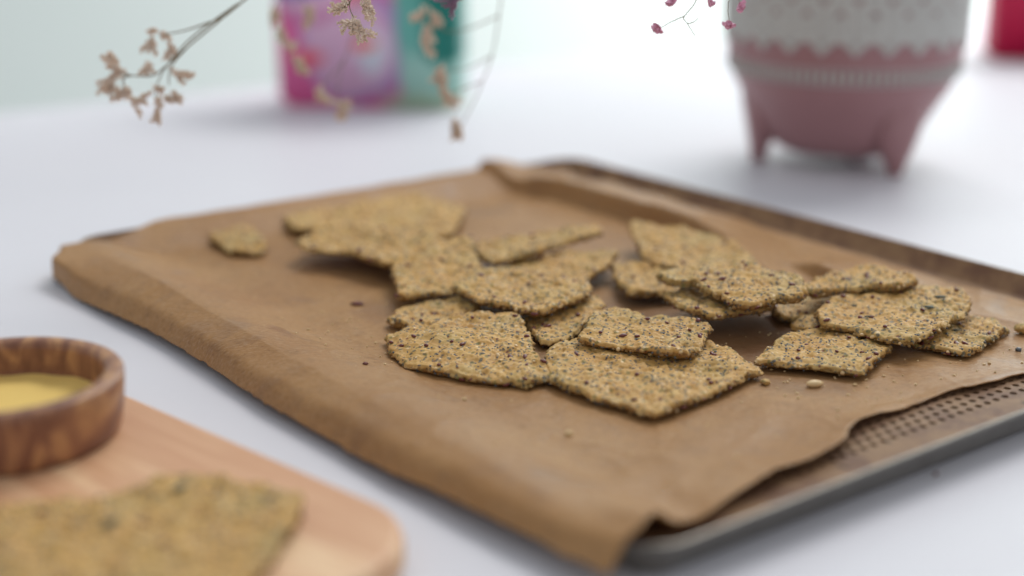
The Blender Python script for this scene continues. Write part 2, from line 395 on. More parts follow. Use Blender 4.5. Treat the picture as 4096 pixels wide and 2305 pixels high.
def mat_wood(name, c_light, c_mid, c_dark, scale, rot, rough=0.45, contrast=1.0, stretch=14.0, dist=1.0):
    k = NT(name)
    o = k.obj()
    v = k.mapping(o, (scale, scale * stretch, scale * stretch), (0, 0, rot))
    a = k.noise(v, 1.0, 4, 0.55, dist)
    b = k.noise(k.mapping(o, (scale * 3, scale * stretch * 5, scale * stretch * 5), (0, 0, rot)), 1.0, 3, 0.6, 0.3)
    c = k.mix(k.ramp(a, 0.35, 0.66), c_dark, c_mid)
    c = k.mix(k.ramp(a, 0.48, 0.75), c, c_light)
    c = k.mix(k.math('MULTIPLY', k.ramp(b, 0.5, 0.75), 0.35 * contrast), c, c_dark)
    k.base(c)
    k.rough(rough)
    k.bump(b, 0.12, 0.0003)
    return k.m

M = dict(
    table=mat_table(), wall=mat_wall(), tray=mat_tray('browned_tray_coating'), steel=mat_steel(), paper=mat_paper(), cracker=mat_cracker(), edge=mat_cracker('browned_shaded_cracker_edge', True),
    shade_dark=simple('painted_shade_black', (0.035, 0.022, 0.018), 0.7, 0.2, 200, 0.2),  # near-black that stands for shade in gaps
    poppy=simple('poppy_seed_blue_grey', (0.10, 0.11, 0.125), 0.4, 0.4, 900, 0.5),
    flax=simple('flax_seed_red_brown', (0.15, 0.034, 0.028), 0.28, 0.35, 700, 0.55),
    millet=simple('pale_grain', (0.72, 0.52, 0.27), 0.42, 0.15, 700, 0.5),
    herb=simple('dark_green_leaf_flake', (0.045, 0.055, 0.035), 0.6, 0.4, 900),
    beech=mat_wood('pinkish_beech', (0.80, 0.55, 0.33), (0.74, 0.46, 0.27), (0.60, 0.32, 0.175), 6, R(3), 0.5, 1.3, 13),
    olive=mat_wood('dark_grained_wood', (0.50, 0.27, 0.12), (0.38, 0.18, 0.095), (0.20, 0.085, 0.052), 95, R(25), 0.42, 1.0, 0.28, 2.6),
    dip=simple('yellow_mustard_dip', (0.84, 0.60, 0.19), 0.7, 0.14, 900, 0.2),
    pot=simple('dusty_pink_ceramic', (0.36, 0.185, 0.195), 0.42, 0.06, 60, 0.45),
    potwhite=simple('white_lace_glaze', (0.52, 0.515, 0.49), 0.6, 0.05, 60, 0.4),
    red=simple('crimson_card', (0.55, 0.004, 0.06), 0.5, 0.08, 30),
    darkgreen=simple('dark_green_ribbon', (0.03, 0.10, 0.10), 0.5, 0.1, 60),
    stem=simple('dried_stem', (0.24, 0.20, 0.13), 0.6, 0.25, 400),
    calyx=simple('dried_flower_beige', (0.78, 0.64, 0.53), 0.7, 0.3, 500),
    purple=simple('dried_flower_mauve', (0.33, 0.21, 0.30), 0.7, 0.35, 500),
    pinkf=simple('dried_flower_pink', (0.88, 0.42, 0.56), 0.6, 0.35, 600),
)

# ---------------------------------------------------------------- the setting: table top and wall
def build_setting():
    # far edge of the table runs at 33.5 degrees to the picture
    e = Vector((math.cos(R(33.5)), math.sin(R(33.5)), 0)); nrm = Vector((-e.y, e.x, 0))
    p0 = Vector((-0.014, 1.4378, 0))
    pts = [p0 + e * 2.0, p0 - e * 2.0, p0 - e * 2.0 - nrm * 2.6, p0 + e * 2.0 - nrm * 2.6]
    bm = bmesh.new()
    vs_ = [bm.verts.new(p) for p in pts]
    f = bm.faces.new(vs_)
    if f.normal.z < 0: f.normal_flip()
    r = bmesh.ops.extrude_face_region(bm, geom=[f])
    vv = [g for g in r['geom'] if isinstance(g, bmesh.types.BMVert)]
    bmesh.ops.translate(bm, verts=vv, vec=(0, 0, -0.03))
    bmesh.ops.recalc_face_normals(bm, faces=bm.faces)
    bmesh.ops.bevel(bm, geom=[ed for ed in bm.edges], offset=0.003, segments=2, affect='EDGES')
    me = bpy.data.meshes.new('table_top'); bm.to_mesh(me); bm.free()
    me.materials.append(M['table'])
    o = bpy.data.objects.new('table_top', me); COL.objects.link(o)
    tag(o, 'white table top that everything stands on', 'table', kind='structure')
    # wall behind
    y = 2.75
    v = [(-4, y - 0.5, -0.9), (5, y + 0.5, -0.9), (5, y + 0.5, 2.0), (-4, y - 0.5, 2.0), (-4, y - 0.44, -0.9), (5, y + 0.56, -0.9), (5, y + 0.56, 2.0), (-4, y - 0.44, 2.0)]
    fc = [(0, 1, 2, 3), (5, 4, 7, 6), (4, 0, 3, 7), (1, 5, 6, 2), (3, 2, 6, 7), (4, 5, 1, 0)]
    w = mesh_obj('wall', v, fc, M['wall'], smooth=False)
    tag(w, 'pale mint white wall behind the table', 'wall', kind='structure')
build_setting()

# ---------------------------------------------------------------- baking tray
F0 = Vector((0.0394, 0.3868, 0.0)); TA = R(37.4); TL, TB = 0.337, 0.441      # front corner, turn, size
FLOOR = 0.0042
def build_tray():
    root = empty('baking_tray', F0, TA)
    tag(root, 'browned perforated metal baking tray lined with brown paper', 'tray')
    # perforated base : real holes along the uncovered strip, plain plate below the paper
    px, py, rad = 0.0056, 0.0047, 0.00148
    u0, u1, v0, v1 = 0.0095, TL - 0.0095, 0.02535, 0.02535 + 9 * py
    verts, faces = [], []
    def quad(a, b, c, d):
        i = len(verts)
        verts.extend([(a, c, FLOOR), (b, c, FLOOR), (b, d, FLOOR), (a, d, FLOOR)]); faces.append((i, i + 1, i + 2, i + 3))
    N = 16
    for j in range(9):
        ya, yb = v0 + j * py, v0 + (j + 1) * py
        x = 0.020 + (px / 2 if j % 2 else 0)
        quad(u0, x, ya, yb)
        while x + px < u1 - 0.008:
            cx, cy = x + px / 2, (ya + yb) / 2
            i = len(verts)
            for k in range(N):
                a = 2 * math.pi * (k + .5) / N
                c, s = math.cos(a), math.sin(a)
                sc = min((px / 2) / max(abs(c), 1e-6), (py / 2) / max(abs(s), 1e-6))
                verts.append((cx + c * sc, cy + s * sc, FLOOR))
            # square corners need their own points : snap the nearest
            for (qx, qy) in ((1, 1), (-1, 1), (-1, -1), (1, -1)):
                a = math.atan2(qy * py, qx * px) % (2 * math.pi)
                kk = int(round(a / (2 * math.pi) * N - .5)) % N
                verts[i + kk] = (cx + qx * px / 2, cy + qy * py / 2, FLOOR)
            for k in range(N):
                a = 2 * math.pi * (k + .5) / N
                verts.append((cx + rad * math.cos(a), cy + rad * math.sin(a), FLOOR))
            for k in range(N):
                a = 2 * math.pi * (k + .5) / N
                verts.append((cx + rad * math.cos(a), cy + rad * math.sin(a), FLOOR - 0.0008))
            for k in range(N):
                k2 = (k + 1) % N
                faces.append((i + k, i + k2, i + N + k2, i + N + k))
                faces.append((i + N + k, i + N + k2, i + 2 * N + k2, i + 2 * N + k))
            x += px
        quad(x, u1, ya, yb)
    quad(u0, u1, 0.0085, v0)
    quad(u0, u1, v1, TB - 0.0085)
    quad(0.0075, u0, 0.0085, TB - 0.0085); quad(u1, TL - 0.0075, 0.0085, TB - 0.0085)
    mesh_obj('perforated_base', verts, faces, M['tray'], root, smooth=False)
    mesh_obj('base_shade_sheet', [(0.012, 0.012, 0.0022), (TL - 0.012, 0.012, 0.0022), (TL - 0.012, TB - 0.012, 0.0022), (0.012, TB - 0.012, 0.0022)], [(0, 1, 2, 3)], M['shade_dark'], root, smooth=False)  # added dark sheet, stands in for the shade below the holes
    # lip swept round the rounded rectangle
    def path(d, rc):
        out = []
        r = max(rc - d, 0.002)
        for (cx, cy, a0) in ((TL - rc, rc, -90), (TL - rc, TB - rc, 0), (rc, TB - rc, 90), (rc, rc, 180)):
            for k in range(9):
                a = R(a0 + 90 * k / 8)
                out.append((cx + r * math.cos(a), cy + r * math.sin(a)))
        return out
    def sweep(name, prof, mat, par):
        vs_, fs = [], []
        n = 36
        for (d, z) in prof:
            vs_ += [(x, y, z) for (x, y) in path(d, 0.016)]
        for i in range(len(prof) - 1):
            for k in range(n):
                k2 = (k + 1) % n
                fs.append((i * n + k, i * n + k2, (i + 1) * n + k2, (i + 1) * n + k))
        return mesh_obj(name, vs_, fs, mat, par)
    sweep('lip', [(0.011, FLOOR + 0.00005), (0.0082, FLOOR + 0.0002), (0.0068, FLOOR + 0.0012), (0.0022, 0.0128), (0.0012, 0.0138)], M['tray'], root)
    sweep('rim', [(0.0012, 0.0138), (0.0004, 0.01385), (0.0, 0.0134), (0.0, 0.0126), (0.0008, 0.0120), (0.0028, 0.0094), (0.0058, 0.0030), (0.0075, 0.0008), (0.014, 0.0004)], M['steel'], root)
    # underside pan so the tray rests on the table
    sweep('underside', [(0.014, 0.0004), (0.02, 0.0004), (0.03, 0.0004)], M['tray'], root)
build_tray()

# ---------------------------------------------------------------- baking paper
PZ = FLOOR + 0.0010
def itp(x, xs, ys): return np.interp(x, xs, ys)
def overhang(v): return itp(v, [0, .04, .08, .17, .24, .30, .36, .41, .45], [.0025, .003, .0045, .0105, .0110, .012, .0140, .0170, .0175])
def front_edge(u): return itp(u, [-.03, 0, .015, .03, .05, .08, .10, .112, .122, .131, .140, .152, .167, .197, .23, .27, .335],
                              [.001, .004, .0100, .0145, .0200, .0245, .0262, .0264, .0300, .0350, .0385, .0402, .0410, .0405, .0362, .029, .023])
def paper_inner(u, v):
    """height of the paper inside the tray (u >= 0)"""
    z = PZ + 0.0 * u
    z = z + (0.0157 - PZ) * (1 - smooth(0.0, 0.046, u)) * (1 + 0.10 * noise(v * 22, u * 0, seed=5))
    # over the back left lip
    z = np.maximum(z, PZ + (0.0152 - PZ) * smooth(TB - 0.034, TB - 0.004, v))
    # over the front right lip near the corner
    z = np.maximum(z, PZ + (0.0158 - PZ) * (1 - smooth(0.004, 0.024, v)) * (1 - smooth(0.05, 0.10, u)))
    # standing fold along the far right side
    H = 0.0125 * smooth(0.145, 0.235, v) * (1 - 0.55 * smooth(TB - 0.05, TB - 0.015, v))
    uc = itp(v, [.12, .17, .20, .22, .25, .28, .33, .38, .42, .45], [.268, .252, .251, .258, .270, .277, .280, .276, .266, .262]) + 0.0022 * noise(v * 55, v * 0, seed=9)
    rise = smooth(-0.0042, 0.0004, u - uc)
    fall = 1 - 0.80 * np.clip((u - uc) / 0.045, 0, 1)
    z = z + H * rise * fall
    # small second fold nearer the right corner
    H2 = 0.0075 * smooth(0.125, 0.150, v) * (1 - smooth(0.172, 0.200, v))
    z = z + H2 * smooth(0.266, 0.272, u) * (1 - 0.8 * smooth(0.272, 0.318, u))
    z = z + 0.0035 * smooth(TL - 0.022, TL - 0.010, u)
    # gentle waves, none where the crackers lie
    wav = 0.0007 * noise(u * 28, v * 20, seed=2) + 0.0004 * noise(u * 75 + 3, v * 60, seed=3)
    z = z + wav * (0.35 + 0.9 * (1 - smooth(0.0, 0.08, u)) + 0.8 * smooth(0.24, 0.30, u) + 1.4 * (1 - smooth(0.02, 0.09, v)))
    # sharp little creases of handled paper, strongest towards the edges
    cr1 = np.abs(noise(u * 17 + 0.4 * v * 17, v * 15 - 0.3 * u * 15, seed=51)); cr2 = np.abs(noise(u * 41 - v * 20, v * 37 + u * 11, seed=52))
    em = np.clip(0.22 + 0.9 * smooth(0.20, 0.29, u) + 0.9 * (1 - smooth(0.03, 0.10, v)) + 0.8 * (1 - smooth(0.02, 0.08, u)), 0, 1.2)
    z = z + (0.0012 * np.exp(-cr1 * 8) + 0.0005 * np.exp(-cr2 * 8)) * em * smooth(-0.02, 0.012, u)
    # long soft crease by the front corner
    z = z + 0.0016 * np.exp(-((v - 0.055 - 0.20 * (u - 0.05)) / 0.010) ** 2) * smooth(0.0, 0.03, u) * (1 - smooth(0.10, 0.16, u))
    z = z + 0.0036 * (1 - smooth(0.0, 0.036, v - front_edge(u))) * smooth(0.02, 0.06, u) * (1 - smooth(0.125, 0.175, u))
    # edge curl along the front right
    z = z + 0.0012 * np.exp(-((v - front_edge(u)) / 0.006) ** 2) * smooth(0.05, 0.12, u)
    z = z + 0.0050 * np.exp(-((u - 0.010) / 0.011) ** 2) * np.exp(-((v - front_edge(u)) / 0.016) ** 2)
    return np.maximum(z, FLOOR + 0.0007)

def build_paper():
    root = empty('baking_paper', F0, TA)
    NI, NH, NV = 260, 46, 320
    HANG = 0.030
    t = np.linspace(0, 1, NV)
    rows = []
    # inner columns
    for i in range(NI):
        s = i / (NI - 1)
        ue = TL - 0.0105
        u = np.full(NV, ue * (1 - s))
        lo = front_edge(u) + 0.0008 * noise(u * 90, u * 0, seed=21)
        hi = TB + 0.0008 - 0.015 * (1 - smooth(0.012, 0.06, u)) - 0.022 * smooth(0.265, 0.318, u) + 0.001 * noise(u * 60, u * 0, seed=22)
        v = lo + (hi - lo) * t
        u2 = u - (ue - itp(v, [0, .06, .10, .13, .19, .25, .45], [.318, .319, .3195, .317, .3175, .3165, .3155])) * (1 - s) ** 3
        rows.append(np.stack([u2, v, paper_inner(u2, v)], 1))
    # hanging columns : follow the bend
    u = np.zeros(NV)
    lo, hi = front_edge(u), TB - 0.0142
    v0 = lo + (hi - lo) * t
    z = rows[-1][:, 2].copy(); uu = rows[-1][:, 0].copy()
    ext = overhang(v0) * (1 + 0.18 * noise(v0 * 13, v0 * 0, seed=31))
    ext = ext * (1 - 0.55 * smooth(0.955, 1.0, t))
    steep = 56 + 10 * noise(v0 * 12, v0 * 0, seed=32)
    dq = HANG / NH
    wl = smooth(0.34, 0.415, v0)
    bend = (0.0095 + 0.003 * noise(v0 * 11, v0 * 0, seed=33)) * (1 - wl) + 0.0035 * wl
    steep = steep * (1 - wl) + 88 * wl
    top0 = (9 + 8 * smooth(0.1, 0.4, v0)) * (1 - wl) + 3 * wl
    for j in range(1, NH + 1):
        q = j * dq
        th = np.radians(top0 + (steep - top0) * smooth(0, 1, (q - ext) / bend) + 4 * noise(v0 * 45, v0 * 0 + q * 130, seed=34) * smooth(0.004, 0.012, q))
        stop = z > 0.0042 - 0.003 * wl + 0.0045 * (1 - smooth(0.03, 0.15, v0)) + 0.003 * (1 - smooth(0.0, 0.06, t)) + 0.0010 * noise(v0 * 10, v0 * 0, seed=36)
        uu = uu - np.cos(th) * dq * stop
        z = np.where(stop, z - np.sin(th) * dq, z)
        vv = v0 + (t ** 6) * 0.003 * smooth(0, 0.02, q) - ((1 - t) ** 8) * 0.0015 * smooth(0, 0.01, q)
        rows.append(np.stack([uu.copy(), vv, z.copy()], 1))
    n = len(rows)
    verts = np.concatenate(rows, 0)
    faces = []
    for i in range(n - 1):
        for k in range(NV - 1):
            a = i * NV + k
            faces.append((a, a + 1, a + NV + 1, a + NV))
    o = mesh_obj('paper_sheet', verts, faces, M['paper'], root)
    so = o.modifiers.new('thickness', 'SOLIDIFY'); so.thickness = 0.00022; so.offset = 0.0
    bpy.data.objects.remove(root, do_unlink=True)
    o.name = 'baking_paper'
    o.location = F0; o.rotation_euler = (0, 0, TA)
    tag(o, 'brown baking paper draped over the edge of the metal tray', 'baking paper')
    return o
build_paper()

def uvw(u, v):
    return (F0.x + u * math.cos(TA) - v * math.sin(TA), F0.y + u * math.sin(TA) + v * math.cos(TA))
def to_uv(x, y):
    dx, dy = x - F0.x, y - F0.y
    return (dx * math.cos(TA) + dy * math.sin(TA), -dx * math.sin(TA) + dy * math.cos(TA))
def paper_z(x, y):
    u, v = to_uv(x, y)
    return float(paper_inner(np.array([u]), np.array([v]))[0])

# ---------------------------------------------------------------- seeds (shared meshes)
def ellipsoid(name, a, b, c, mat, seg=8, rings=5, pinch=0.0):
    bm = bmesh.new()
    bmesh.ops.create_uvsphere(bm, u_segments=seg, v_segments=rings, radius=1.0)
    for v in bm.verts:
        k = 1 - pinch * max(0, v.co.x) ** 1.5
        v.co = Vector((v.co.x * a, v.co.y * b * k, v.co.z * c * k))
    me = bpy.data.meshes.new(name); bm.to_mesh(me); bm.free()
    me.polygons.foreach_set('use_smooth', [True] * len(me.polygons))
    me.materials.append(mat)
    return me
FLAX = [ellipsoid('flax_seed', 0.00155, 0.00080, 0.00055, M['flax'], 8, 5, 0.55), ellipsoid('flax_seed', 0.00095, 0.0008, 0.00055, M['flax'], 8, 5, 0.3)]
GRAIN = [ellipsoid('pale_grain', 0.00115, 0.0011, 0.0010, M['millet'], 8, 6), ellipsoid('pale_grain', 0.0015, 0.0009, 0.00075, M['millet'], 8, 6, 0.3)]
LEAF = ellipsoid('leaf_flake', 0.0036, 0.0015, 0.00045, M['herb'], 9, 4, 0.4)

# unit icosahedron for poppy seeds
_p = (1 + 5 ** .5) / 2
ICO_V = np.array([(-1, _p, 0), (1, _p, 0), (-1, -_p, 0), (1, -_p, 0), (0, -1, _p), (0, 1, _p), (0, -1, -_p), (0, 1, -_p), (_p, 0, -1), (_p, 0, 1), (-_p, 0, -1), (-_p, 0, 1)]) / math.sqrt(1 + _p * _p)
ICO_F = [(0, 11, 5), (0, 5, 1), (0, 1, 7), (0, 7, 10), (0, 10, 11), (1, 5, 9), (5, 11, 4), (11, 10, 2), (10, 7, 6), (7, 1, 8), (3, 9, 4), (3, 4, 2), (3, 2, 6), (3, 6, 8), (3, 8, 9), (4, 9, 5), (2, 4, 11), (6, 2, 10), (8, 6, 7), (9, 8, 1)]

# ---------------------------------------------------------------- crackers
def build_cracker(key, label, seed, thick=3.4, res=0.45, group='seeded crackers piled on the baking paper', rag=1.0, flax=8, grains=5, poppy=150, dome=0.0, leaves=()):
    P = np.array(CRACKERS[key], float) / 1000.0
    th = thick / 1000.0
    res = res / 1000.0
    rng = random.Random(seed)
    A = np.c_[P[:, :2], np.ones(len(P))]
    co, *_ = np.linalg.lstsq(A, P[:, 2], rcond=None)
    resid = P[:, 2] - A @ co
    # closed outline, slightly rounded corners, resampled
    Q = P[:, :2]
    rq = resid
    new, nr = [], []
    n = len(Q)
    for i in range(n):
        a, b = Q[i], Q[(i + 1) % n]
        L = np.linalg.norm(b - a)
        k = min(0.0011 / L, 0.25)
        new += [a + (b - a) * k, a + (b - a) * (1 - k)]
    new = np.array(new)
    seg = np.linalg.norm(np.roll(new, -1, 0) - new, axis=1)
    per = seg.sum()
    m = int(per / res)
    cum = np.r_[0, np.cumsum(seg)]
    s = np.linspace(0, per, m, endpoint=False)
    cl = np.r_[new, new[:1]]
    ox = np.interp(s, cum, cl[:, 0]); oy = np.interp(s, cum, cl[:, 1])
    cx, cy = ox.mean(), oy.mean()
    # ragged edge
    dx, dy = ox - cx, oy - cy
    rr = np.hypot(dx, dy)
    jag = rag * (0.0005 * noise(ox * 75, oy * 75, seed=seed + 12) + 0.0006 * noise(ox * 170, oy * 170, seed=seed) + 0.00055 * noise(ox * 420, oy * 420, seed=seed + 1) + 0.00030 * noise(ox * 1000, oy * 1000, seed=seed + 2))
    f = 1 + jag / np.maximum(rr, 0.004)
    ox, oy = cx + dx * f, cy + dy * f
    nr_ = max(12, int(rr.mean() / res))
    fr = np.linspace(0, 1, nr_ + 1)[1:]
    def zplane(x, y):
        d2 = (x[..., None] - P[:, 0]) ** 2 + (y[..., None] - P[:, 1]) ** 2
        w = 1 / (d2 + 1e-4) ** 1.2
        return co[0] * x + co[1] * y + co[2] + (w * resid).sum(-1) / w.sum(-1)
    def bumps(x, y):
        def nz(f, sd, a):
            ca, sa = math.cos(a), math.sin(a)
            return noise((x * ca - y * sa) * f, (x * sa + y * ca) * f, seed=seed + sd)
        pits = np.clip(nz(330, 11, 2.1) - 0.45, 0, 1)
        return (0.0011 * nz(62, 3, .5) + 0.00095 * nz(150, 4, 1.1) + 0.00062 * nz(340, 5, .3) + 0.00028 * nz(800, 6, .8) - 0.0016 * pits)
    X = cx + np.outer(fr, ox - cx); Y = cy + np.outer(fr, oy - cy)
    ed = (1 - fr)[:, None] * np.hypot(ox - cx, oy - cy)[None, :]
    tt = np.clip(1 - ed / 0.0011, 0, 1)
    drop = 0.0010 * (1 - np.sqrt(np.clip(1 - tt * tt, 0, 1)))
    Zt = zplane(X, Y) + bumps(X, Y) - drop + dome * 0.001 * (1 - fr[:, None] ** 2)
    cz = float(zplane(np.array([cx]), np.array([cy]))[0] + bumps(np.array([cx]), np.array([cy]))[0] + dome * 0.001)
    verts = [np.array([[cx, cy, cz]]), np.stack([X, Y, Zt], -1).reshape(-1, 3)]
    faces = []
    for k in range(m):
        faces.append((0, 1 + k, 1 + (k + 1) % m))
    for i in range(nr_ - 1):
        b0, b1 = 1 + i * m, 1 + (i + 1) * m
        for k in range(m):
            k2 = (k + 1) % m
            faces.append((b0 + k, b1 + k, b1 + k2, b0 + k2))
    # crumbly side wall
    base = 1 + (nr_ - 1) * m
    nw = 7
    ux, uy = (ox - cx) / np.hypot(ox - cx, oy - cy), (oy - cy) / np.hypot(ox - cx, oy - cy)
    zt_e = Zt[-1]
    cnt = 1 + nr_ * m
    zb = zplane(ox, oy) - th
    for j in range(1, nw + 1):
        q = j / nw
        zz = zt_e + (zb - zt_e) * q
        dep = 0.0014 * noise(ox * 380, oy * 380, zz * 420, seed=seed + 7) + 0.0008 * noise(ox * 950, oy * 950, zz * 950, seed=seed + 8)
        und = -0.0018 * q * q + 0.0003 * math.sin(math.pi * q)
        sh = dep * math.sin(math.pi * min(q * 1.15, 1)) + und
        verts.append(np.stack([ox + ux * sh, oy + uy * sh, zz], -1))
        b0 = base if j == 1 else cnt
        if j > 1: b0 = cnt - m
        for k in range(m):
            k2 = (k + 1) % m
            faces.append((b0 + k, cnt + k, cnt + k2, b0 + k2))
        cnt += m
    # underside
    for fq in (0.7, 0.35):
        x = cx + (ox - cx) * fq; y = cy + (oy - cy) * fq
        verts.append(np.stack([x, y, zplane(x, y) - th + dome * 0.0007 * (1 - fq ** 2)], -1))
        b0 = cnt - m
        for k in range(m):
            k2 = (k + 1) % m
            faces.append((b0 + k, cnt + k, cnt + k2, b0 + k2))
        cnt += m
    verts.append(np.array([[cx, cy, float(zplane(np.array([cx]), np.array([cy]))[0]) - th + dome * 0.0007]]))
    for k in range(m):
        faces.append((cnt - m + k, cnt, cnt - m + (k + 1) % m))
    V = np.concatenate(verts, 0)
    org = np.array([cx, cy, V[:, 2].min()])
    root = empty('seed_cracker', org)
    tag(root, label, 'cracker', group)
    o = mesh_obj('dough', V - org, faces, M['cracker'], root)
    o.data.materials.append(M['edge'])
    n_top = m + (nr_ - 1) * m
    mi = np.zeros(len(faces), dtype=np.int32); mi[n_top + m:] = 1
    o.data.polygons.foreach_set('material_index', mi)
    # poppy seeds pressed into the top and the broken edge
    pv, pf = [], []
    tv = np.stack([X, Y, Zt], -1)
    for _ in range(int(poppy * 1.1)):
        if rng.random() < 0.68:
            i = int(math.sqrt(rng.random()) * (nr_ - 1)); k = rng.randrange(m)
            c = tv[i, k] + np.array([0, 0, -0.00008])
        else:
            k = rng.randrange(m); q = rng.random()
            c = np.array([ox[k] + ux[k] * -0.0002, oy[k] + uy[k] * -0.0002, zt_e[k] + (zb[k] - zt_e[k]) * q])
        r = rng.uniform(0.00034, 0.00062)
        b0 = len(pv) * 12
        pv.append(ICO_V * r * np.array([1, 1, 0.85]) + c - org)
        pf += [(a + b0, b + b0, d + b0) for (a, b, d) in ICO_F]
    if pv:
        ps = mesh_obj('poppy_seeds', np.concatenate(pv, 0), pf, M['poppy'], root)
        ps['kind'] = 'stuff'
    # crumbly nodules along the broken edge
    nv, nf = [], []
    for _ in range(int(per * 1000 * 0.5 * rag)):
        k = rng.randrange(m); q = rng.uniform(0.05, 0.85)
        c = np.array([ox[k] - ux[k] * .0002, oy[k] - uy[k] * .0002, zt_e[k] + (zb[k] - zt_e[k]) * q])
        rr_ = 0.00035 + 0.0009 * rng.random() ** 2.2
        b0 = len(nv) * 12
        nv.append(ICO_V * rr_ * np.array([rng.uniform(.7, 1.3), rng.uniform(.7, 1.3), rng.uniform(.6, 1.0)]) + c - org)
        nf += [(a + b0, b + b0, d + b0) for (a, b, d) in ICO_F]
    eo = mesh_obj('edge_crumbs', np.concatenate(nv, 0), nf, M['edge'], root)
    eo['kind'] = 'stuff'
    for _ in range(int(flax * 1.7)):
        edge = rng.random() < 0.35
        k = rng.randrange(m)
        if edge:
            q = rng.uniform(0.1, 0.7)
            c = np.array([ox[k], oy[k], zt_e[k] + (zb[k] - zt_e[k]) * q])
            rot = (rng.uniform(-1.2, 1.2), rng.uniform(-.6, .6), math.atan2(uy[k], ux[k]) + math.pi / 2 + rng.uniform(-.5, .5))
        else:
            i = int(math.sqrt(rng.random()) * (nr_ - 2)); c = tv[i, k] + np.array([0, 0, 0.0003])
            rot = (rng.uniform(-.4, .4), rng.uniform(-.4, .4), rng.uniform(0, 6.28))
        sc = rng.uniform(0.9, 1.45)
        link_mesh('flax_seed', FLAX[rng.random() < 0.45], root, tuple(c - org), rot, (sc, sc, sc))
    for _ in range(grains):
        k = rng.randrange(m)
        if rng.random() < 0.6:
            c = np.array([ox[k] - ux[k] * .0003, oy[k] - uy[k] * .0003, zt_e[k] + (zb[k] - zt_e[k]) * rng.uniform(0.05, 0.5)])
        else:
            i = int(math.sqrt(rng.random()) * (nr_ - 2)); c = tv[i, k]
        sc = rng.uniform(0.7, 1.0)
        link_mesh('pale_grain', GRAIN[rng.random() < 0.5], root, tuple(c - org), (rng.uniform(-.5, .5), rng.uniform(-.5, .5), rng.uniform(0, 6.28)), (sc, sc, sc))
    for (fx, fy, a, sc) in leaves:
        i = np.argmin((X - fx) ** 2 + (Y - fy) ** 2)
        c = np.stack([X, Y, Zt], -1).reshape(-1, 3)[i]
        link_mesh('leaf_flake', LEAF, root, tuple(c - org + np.array([0, 0, 0.00055])), (0.05, 0.05, a), (sc, sc, sc))
    return root

CR = [
 ('c1', 'large pointed cracker with reddish flax bits, lying lowest on bare paper at the pile end', dict(flax=15, grains=9, poppy=230, dome=1.5, res=.40)),
 ('c2', 'broad cracker lying flat under a smaller square one, its sharp corner towards the paper fold', dict(flax=14, grains=7, poppy=260, res=.40, rag=1.3)),
 ('c3', 'square cracker with a split hollow corner lying on top of the broad flat one', dict(flax=9, grains=5, poppy=170, res=.40, rag=1.2)),
 ('c4', 'narrow strip of cracker wedged behind the large pointed one', dict(flax=6, grains=3, poppy=90, res=.42)),
 ('c5', 'cracker with a grainy seeded tip balanced across the narrow strip', dict(flax=7, grains=10, poppy=160, res=.42, rag=1.3)),
 ('c6', 'small cracker lying on paper half hidden behind the large pointed one', dict(flax=4, grains=3, poppy=80, res=.5)),
 ('c7', 'square cracker propped up and tilted against the raised one with the dark gap', dict(flax=5, grains=3, poppy=110, res=.5)),
 ('c8', 'raised cracker with dark gap beneath, overlapping the widest cracker on the tray', dict(flax=5, grains=3, poppy=90, res=.6, rag=1.3)),
 ('c9', 'widest cracker on the tray, lying partly under a raised one by the paper edge', dict(flax=5, grains=3, poppy=100, res=.65)),
 ('c10', 'cracker with a jagged broken edge tilted up over another in mid tray', dict(flax=5, grains=2, poppy=90, res=.55, rag=1.8)),
 ('c11', 'smooth cracker lying beneath the jagged tilted one in mid tray', dict(flax=3, grains=2, poppy=80, res=.55)),
 ('c12', 'pale pointed cracker leaning up beside the standing paper fold', dict(flax=4, grains=3, poppy=90, res=.55)),
 ('c13', 'small cracker half under the thick topmost one, beside a dark gap', dict(flax=3, grains=2, poppy=70, res=.55)),
 ('c14', 'thick cracker with crumbly broken front, topmost of the pile', dict(flax=12, grains=7, poppy=170, res=.42, rag=2.0, thick=4.6)),
 ('c15', 'cracker directly beneath the thick topmost one', dict(flax=5, grains=4, poppy=110, res=.45)),
 ('c16', 'long thick edged cracker, resting on the one with two dark leaf flakes', dict(flax=9, grains=4, poppy=110, res=.45, rag=1.5, thick=4.2)),
 ('c17', 'cracker lying on paper in deep shade under the long thick edged one', dict(flax=3, grains=2, poppy=50, res=.55)),
 ('c18', 'rounded cracker with two dark leaf flakes on top', dict(flax=10, grains=8, poppy=200, res=.40, rag=1.4, leaves=((.1895, .6235, .25, 1.0), (.182, .6125, -.25, .95), (.150, .618, -.7, .5), (.152, .600, .15, .5)))),
 ('c19', 'neat square cracker lying flat beside the loose pale seed', dict(flax=8, grains=4, poppy=180, res=.40, rag=.7)),
 ('c20', 'crumbling cracker lying on paper under the one with leaf flakes', dict(flax=7, grains=6, poppy=130, res=.42, rag=1.7, leaves=((.190, .600, .2, .6),))),
 ('c21', 'small cracker scrap peeping out behind the neat square one', dict(flax=2, grains=2, poppy=30, res=.5)),
 ('c22', 'lone cracker set apart from the rest near the draped paper corner', dict(flax=3, grains=2, poppy=60, res=.65)),
]
for i, (key, lab, kw) in enumerate(CR):
    build_cracker(key, lab, 40 + i * 17, **kw)
c3 = bpy.data.objects['seed_cracker.002']
shell = ellipsoid('hollow_blister', 0.0034, 0.0016, 0.0013, simple('golden_crust', (0.46, 0.26, 0.085), 0.35, 0.2, 500), 14, 8, 0.35)
link_mesh('hollow_blister', shell, c3, (0.0325 - c3.location.x, 0.5762 - c3.location.y, 0.0140 - c3.location.z), (0, 0.12, R(-28)))
gapm = ellipsoid('opening_shade', 0.0012, 0.0012, 0.0011, M['shade_dark'], 10, 6)  # solid dark lump painted as the shade inside the hollow corner
